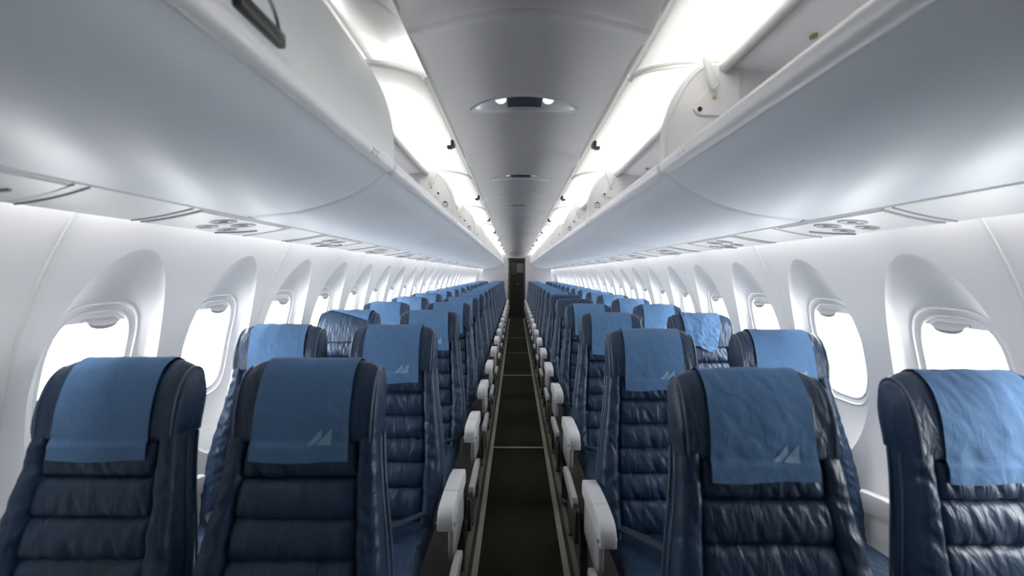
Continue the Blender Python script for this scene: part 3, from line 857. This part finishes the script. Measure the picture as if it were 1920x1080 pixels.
# frame, legs, shell
cross_me = []
for q in (-0.16, 0.18):
    mb = MB(); mb.box((-0.155, q, 0.297), (0.155, q + 0.035, 0.332), 0.006, 1); cross_me.append(mb.mesh('crossbar', M['darkmetal']))
mb = MB(); mb.box((-0.155, -0.15, 0.332), (0.155, 0.28, 0.344)); frame_me = mb.mesh('seat_pan', M['darkmetal'])
def leg_mesh():
    mb = MB()
    mb.box((-0.016, -0.165, 0.03), (0.016, -0.125, 0.31), 0.006, 1)
    m2 = MB(); m2.prism([(-0.15, 0.31), (-0.10, 0.31), (0.30, 0.06), (0.30, 0.02), (0.25, 0.02)], 'x', -0.012, 0.012, 0.003, 1)
    return mb.mesh('leg', M['darkmetal']), m2.mesh('leg', M['darkmetal'])
leg_mes = leg_mesh()
foot_mes, bolt_mes = [], []
for q in (-0.15, 0.28):
    mb = MB(); mb.box((-0.02, q - 0.05, 0.0125), (0.02, q + 0.05, 0.035), 0.006, 1); foot_mes.append(mb.mesh('foot', M['track']))
    mb = MB(); mb.disc((0.0, q + (-0.035 if q < 0 else 0.03), 0.033), 0.008, 0.008, 0.012, 12); bolt_mes.append(mb.mesh('bolt', M['chrome']))
mb = MB(); mb.prism([(-0.275, 0.432), (-0.265, 0.452), (-0.02, 0.448), (0.08, 0.43), (0.10, 0.40), (-0.02, 0.395), (-0.26, 0.40)], 'x', -0.011, 0.011, 0.004, 2); shroud_me = mb.mesh('side_shroud', M['shroud'])
mb = MB(); mb.prism([(-0.255, 0.395), (-0.01, 0.39), (0.0, 0.30), (-0.10, 0.24), (-0.255, 0.26)], 'x', -0.008, 0.008, 0.003, 1); bay_me = mb.mesh('side_panel', M['darkmetal'])
def shell_mesh():
    rows = []
    for j in range(25):
        z = 1.02 - 0.62 * j / 24; w = (halfw(min(z, 0.93)) - 0.012); y = yf(z) + 0.090
        rows.append([(-w, y - 0.01, z), (-w + 0.03, y + 0.014, z), (0, y + 0.02, z), (w - 0.03, y + 0.014, z), (w, y - 0.01, z), (0.0, y + 0.004, z)])
    mb = MB(); mb.grid(rows, closed=True); mb.f += [(0, 1, 2, 3, 4, 5)]; mb.fm += [0]
    n = len(mb.v); mb.f.append(tuple(range(n - 6, n))); mb.fm.append(0)
    return mb.mesh('back_shell', M['shell'], sharp=0.9)
shell_me = shell_mesh()

AXS, WXS = {-1: 0.515, 1: 0.487}, {-1: 0.968, 1: 0.975}      # seat centres: aisle, window
def make_seat(s, col, row):
    """s: -1 left, 1 right; col: 'aisle' or 'window'"""
    side = 'left' if s < 0 else 'right'; AX, WX = AXS[s], WXS[s]
    cov, logo = 'abc'[(row * 2 + (col == 'aisle') + (s > 0)) % 3], True
    if row == 0: cov = 'a' if s < 0 else 'b'
    note = 'flat blue cover'
    if col == 'window' and row == 0: logo = False
    if s < 0 and col == 'window' and row == 2: cov, note = 'fold', 'cover pulled askew'
    if s > 0 and col == 'window' and row == 2: cov, note = 'crump', 'crumpled blue cover'
    if s > 0 and col == 'aisle' and row in (4, 5): cov, note = None, 'bare headrest without cover'
    if s < 0 and col == 'window' and row == 3: cov = 'c'
    if s > 0 and col == 'window' and row == 4: cov = 'c'
    x = s * (AX if col == 'aisle' else WX); y = 0.664 + row * PITCH - (0.085 if s > 0 else 0)
    if col == 'aisle': lab = 'blue leather aisle seat on the %s, %s row from the camera, %s' % (side, ORD[row], note)
    else: lab = 'blue leather window seat on the %s, %s row from the camera, %s' % (side, ORD[row], note)
    t = thing('passenger_seat', (x, y, 0), lab, 'airplane seat', 'blue leather seats in rows of two')
    v = (row + (col == 'aisle') * 2 + (s > 0)) % 4
    b = obj('backrest', backs[v], t); [obj('piping', q, b) for q in bpipes]
    h = obj('headrest', heads[(v + row) % 4], t); [obj('piping', q, h) for q in hpipes]
    if cov:
        c = obj('headrest_cover', covers[cov][0], t); c['label'] = 'light blue cloth cover over the headrest'
        if logo and covers[cov][1]: obj('logo', covers[cov][1], c)
    obj('seat_cushion', cushions[row % 2], t); pan = obj('seat_pan', frame_me, t); [obj('crossbar', q, pan) for q in cross_me]; obj('back_shell', shell_me, t)
    if row < 6:
        for st in straps: obj('belt_strap', st, t)
        obj('belt_buckle', buckle, t)
    def add_arm(ax, arm, nm='armrest'):
        a = obj(nm, arm['arm_cap'], t, (ax, 0, 0)); a['label'] = 'pale grey plastic armrest'
        obj('arm_nose', arm['arm_nose'], a)
        if arm is not wall_arm: obj('arm_support', arm['arm_support'], a, (-0.012 if ax < 0 else 0.012, 0, 0) if col == 'aisle' and abs(ax) > 0.235 else (0, 0, 0))
        obj('recline_button', arm['recline_button'], a)
    if col == 'aisle':
        add_arm(-s * (AX - 0.243), arm); add_arm(s * (0.2315), mid_arm)
        obj('side_shroud', shroud_me, t, (-s * (AX - 0.208), 0, 0)); obj('side_panel', bay_me, t, (-s * (AX - 0.218), 0, 0))
        lx = [-s * (AX - 0.262)]
    else:
        add_arm(s * 0.2135, wall_arm)
        lx = [-s * 0.10]
    for q in lx:
        for lm, fm_, bm_ in zip(leg_mes, foot_mes, bolt_mes): l = obj('leg', lm, t, (q, 0, 0)); obj('foot', fm_, l); obj('bolt', bm_, l)
    return t
for row in range(ROWS):
    for s in (-1, 1):
        for col in ('aisle', 'window'): make_seat(s, col, row)

# ------------------------------------------------------------------ far end: partitions, header, galley
def outline_half(s):
    pts = [(0.25, 0.0), (0.95, 0.0)]
    for i in range(21):
        z = 1.50 * i / 20; pts.append((wallx(z) - 0.004, z))
    pts += [(1.05, ZC + 0.12), (0.80, ZC + 0.14), (0.60, ZC + 0.18), (0.45, ZC + 0.24), (0.25, ZC + 0.26)]
    return [(s * x, z) for x, z in pts]
for s, nm in ((-1, 'left'), (1, 'right')):
    mb = MB()
    lo, hi = (0.25, 1.30)
    mb.box((s * lo, YEND, 0.0), (s * hi, YEND + 0.05, 2.4))
    tag(build(mb, 'wall_rear_%s' % nm, M['bulk'], smooth=False), 'pale grey partition closing the %s side behind the last row' % nm, 'wall', kind='structure')
mb = MB(); mb.box((-0.25, YEND, ZC + 0.46), (0.25, YEND + 0.05, 2.4))
mb.box((-0.30, YEND - 0.05, ZC + 0.46), (0.30, YEND - 0.001, ZC + 0.485), 0.006, 1)
tag(build(mb, 'wall_rear_header', M['bulk'], smooth=False), 'pale header panel above the opening at the end of the aisle', 'wall', kind='structure')
t = thing('door_1', (-0.25, YEND + 0.06, 0), 'dark brown doorway frame at the far end of the aisle', 'door', kind='structure')
for nm, lo, hi in (('door_jamb', (0.0, 0.0, 0.0), (0.06, 0.05, 1.80)), ('door_jamb', (0.44, 0.0, 0.0), (0.50, 0.05, 1.80)), ('door_lintel', (0.06, 0.0, 1.74), (0.44, 0.05, 1.80))):
    mb = MB(); mb.box(lo, hi, 0.004, 1); build(mb, nm, M['galley'], t)
mb = MB()
for i in range(8): mb.box((0.012, -0.004, 0.2 + i * 0.19), (0.048, 0.0, 0.33 + i * 0.19), 0.002, 1)
build(mb, 'inset_panel', M['track'], t)
t = thing('galley_cabinet', (0.02, 14.5, 0), 'dark galley cabinet with a pale upper panel seen through the far doorway', 'cabinet')
mb = MB(); mb.box((-0.26, 0, 0.0), (0.26, 0.5, 1.95), 0.01, 1); build(mb, 'body', M['galley'], t)
mb = MB(); mb.box((-0.03, -0.012, 1.36), (0.19, -0.0005, 1.66), 0.004, 1); build(mb, 'upper_panel', M['galleypanel'], t)
mb = MB(); mb.box((-0.19, -0.012, 1.30), (-0.06, -0.0005, 1.70), 0.004, 1); build(mb, 'upper_door', M['track'], t)
mb = MB(); mb.box((-0.2, -0.012, 0.15), (0.2, -0.0005, 1.18), 0.004, 1); d = build(mb, 'lower_door', M['galley'], t)
mb = MB(); mb.box((-0.02, -0.03, 0.98), (0.06, -0.012, 1.0), 0.003, 1); build(mb, 'handle', M['chrome'], d)

# ------------------------------------------------------------------ light
W = bpy.data.worlds.new('overcast_sky'); S.world = W; W.use_nodes = True
bg = W.node_tree.nodes['Background']; bg.inputs['Color'].default_value = (0.955, 0.975, 1.0, 1); bg.inputs['Strength'].default_value = 10.0
def strip_light(name, loc, direction, length, width, power, col):
    L = bpy.data.lights.new(name, 'AREA'); L.shape = 'RECTANGLE'; L.size = width; L.size_y = length; L.energy = power; L.color = col
    o = bpy.data.objects.new(name, L); C.objects.link(o)
    z = -Vector(direction).normalized(); y = Vector((0, 1, 0)); x = y.cross(z).normalized()
    m = Matrix((x, y, z)).transposed().to_4x4(); m.translation = Vector(loc); o.matrix_world = m
    return o
FL = (1.0, 1.0, 0.985)
P_COVE, P_WALL = 17.0, 2.9
y = BIN0 - BINL
for k in range(nb):
    for s in (-1, 1):
        ya = BIN0 - BINL + k * BINL; ln = min(BINL, YEND - ya) - 0.06
        closed = (s < 0 and k == 0)
        if closed:
            strip_light('cove_light', (s * 0.65, ya + BINL / 2, ZC + 0.835), (-s * 0.9, 0, -0.02), ln, 0.05, P_COVE, FL)
        else:
            cut = 0.16 if (s < 0 and k == 1) else 0.0
            strip_light('cove_light', (s * 0.455, ya + (BINL + cut) / 2, ZC + 0.690), (-s * 0.35, 0, -1), ln - cut, 0.20, P_COVE, FL)
        strip_light('sidewall_light', (s * 1.000, ya + BINL / 2, ZC + 0.205), (s * 0.55, 0, -0.83), ln, 0.03, P_WALL, FL)

# ------------------------------------------------------------------ camera and view
cam = bpy.data.cameras.new('camera'); co = bpy.data.objects.new('camera', cam); C.objects.link(co)
cam.sensor_width = 36; cam.lens = 16.0; cam.clip_start = 0.02; cam.clip_end = 100
cam.shift_x = -7 / 1920; cam.shift_y = -27 / 1920
cam.dof.use_dof = True; cam.dof.focus_distance = 3.6; cam.dof.aperture_fstop = 2.8
co.location = (CX, 0, ZC)
co.matrix_world = Matrix.Translation((CX, 0, ZC)) @ Matrix.Rotation(math.radians(90), 4, 'X') @ Matrix.Rotation(math.radians(0.35), 4, 'Z')
S.camera = co
S.view_settings.view_transform = 'Standard'; S.view_settings.look = 'None'; S.view_settings.gamma = 1; S.view_settings.use_curve_mapping = False
S.view_settings.exposure = 1.0
S.cycles.use_denoising = True
S.cycles.max_bounces = 10; S.cycles.diffuse_bounces = 6; S.cycles.glossy_bounces = 4; S.cycles.transparent_max_bounces = 8
S.cycles.sample_clamp_indirect = 5.0
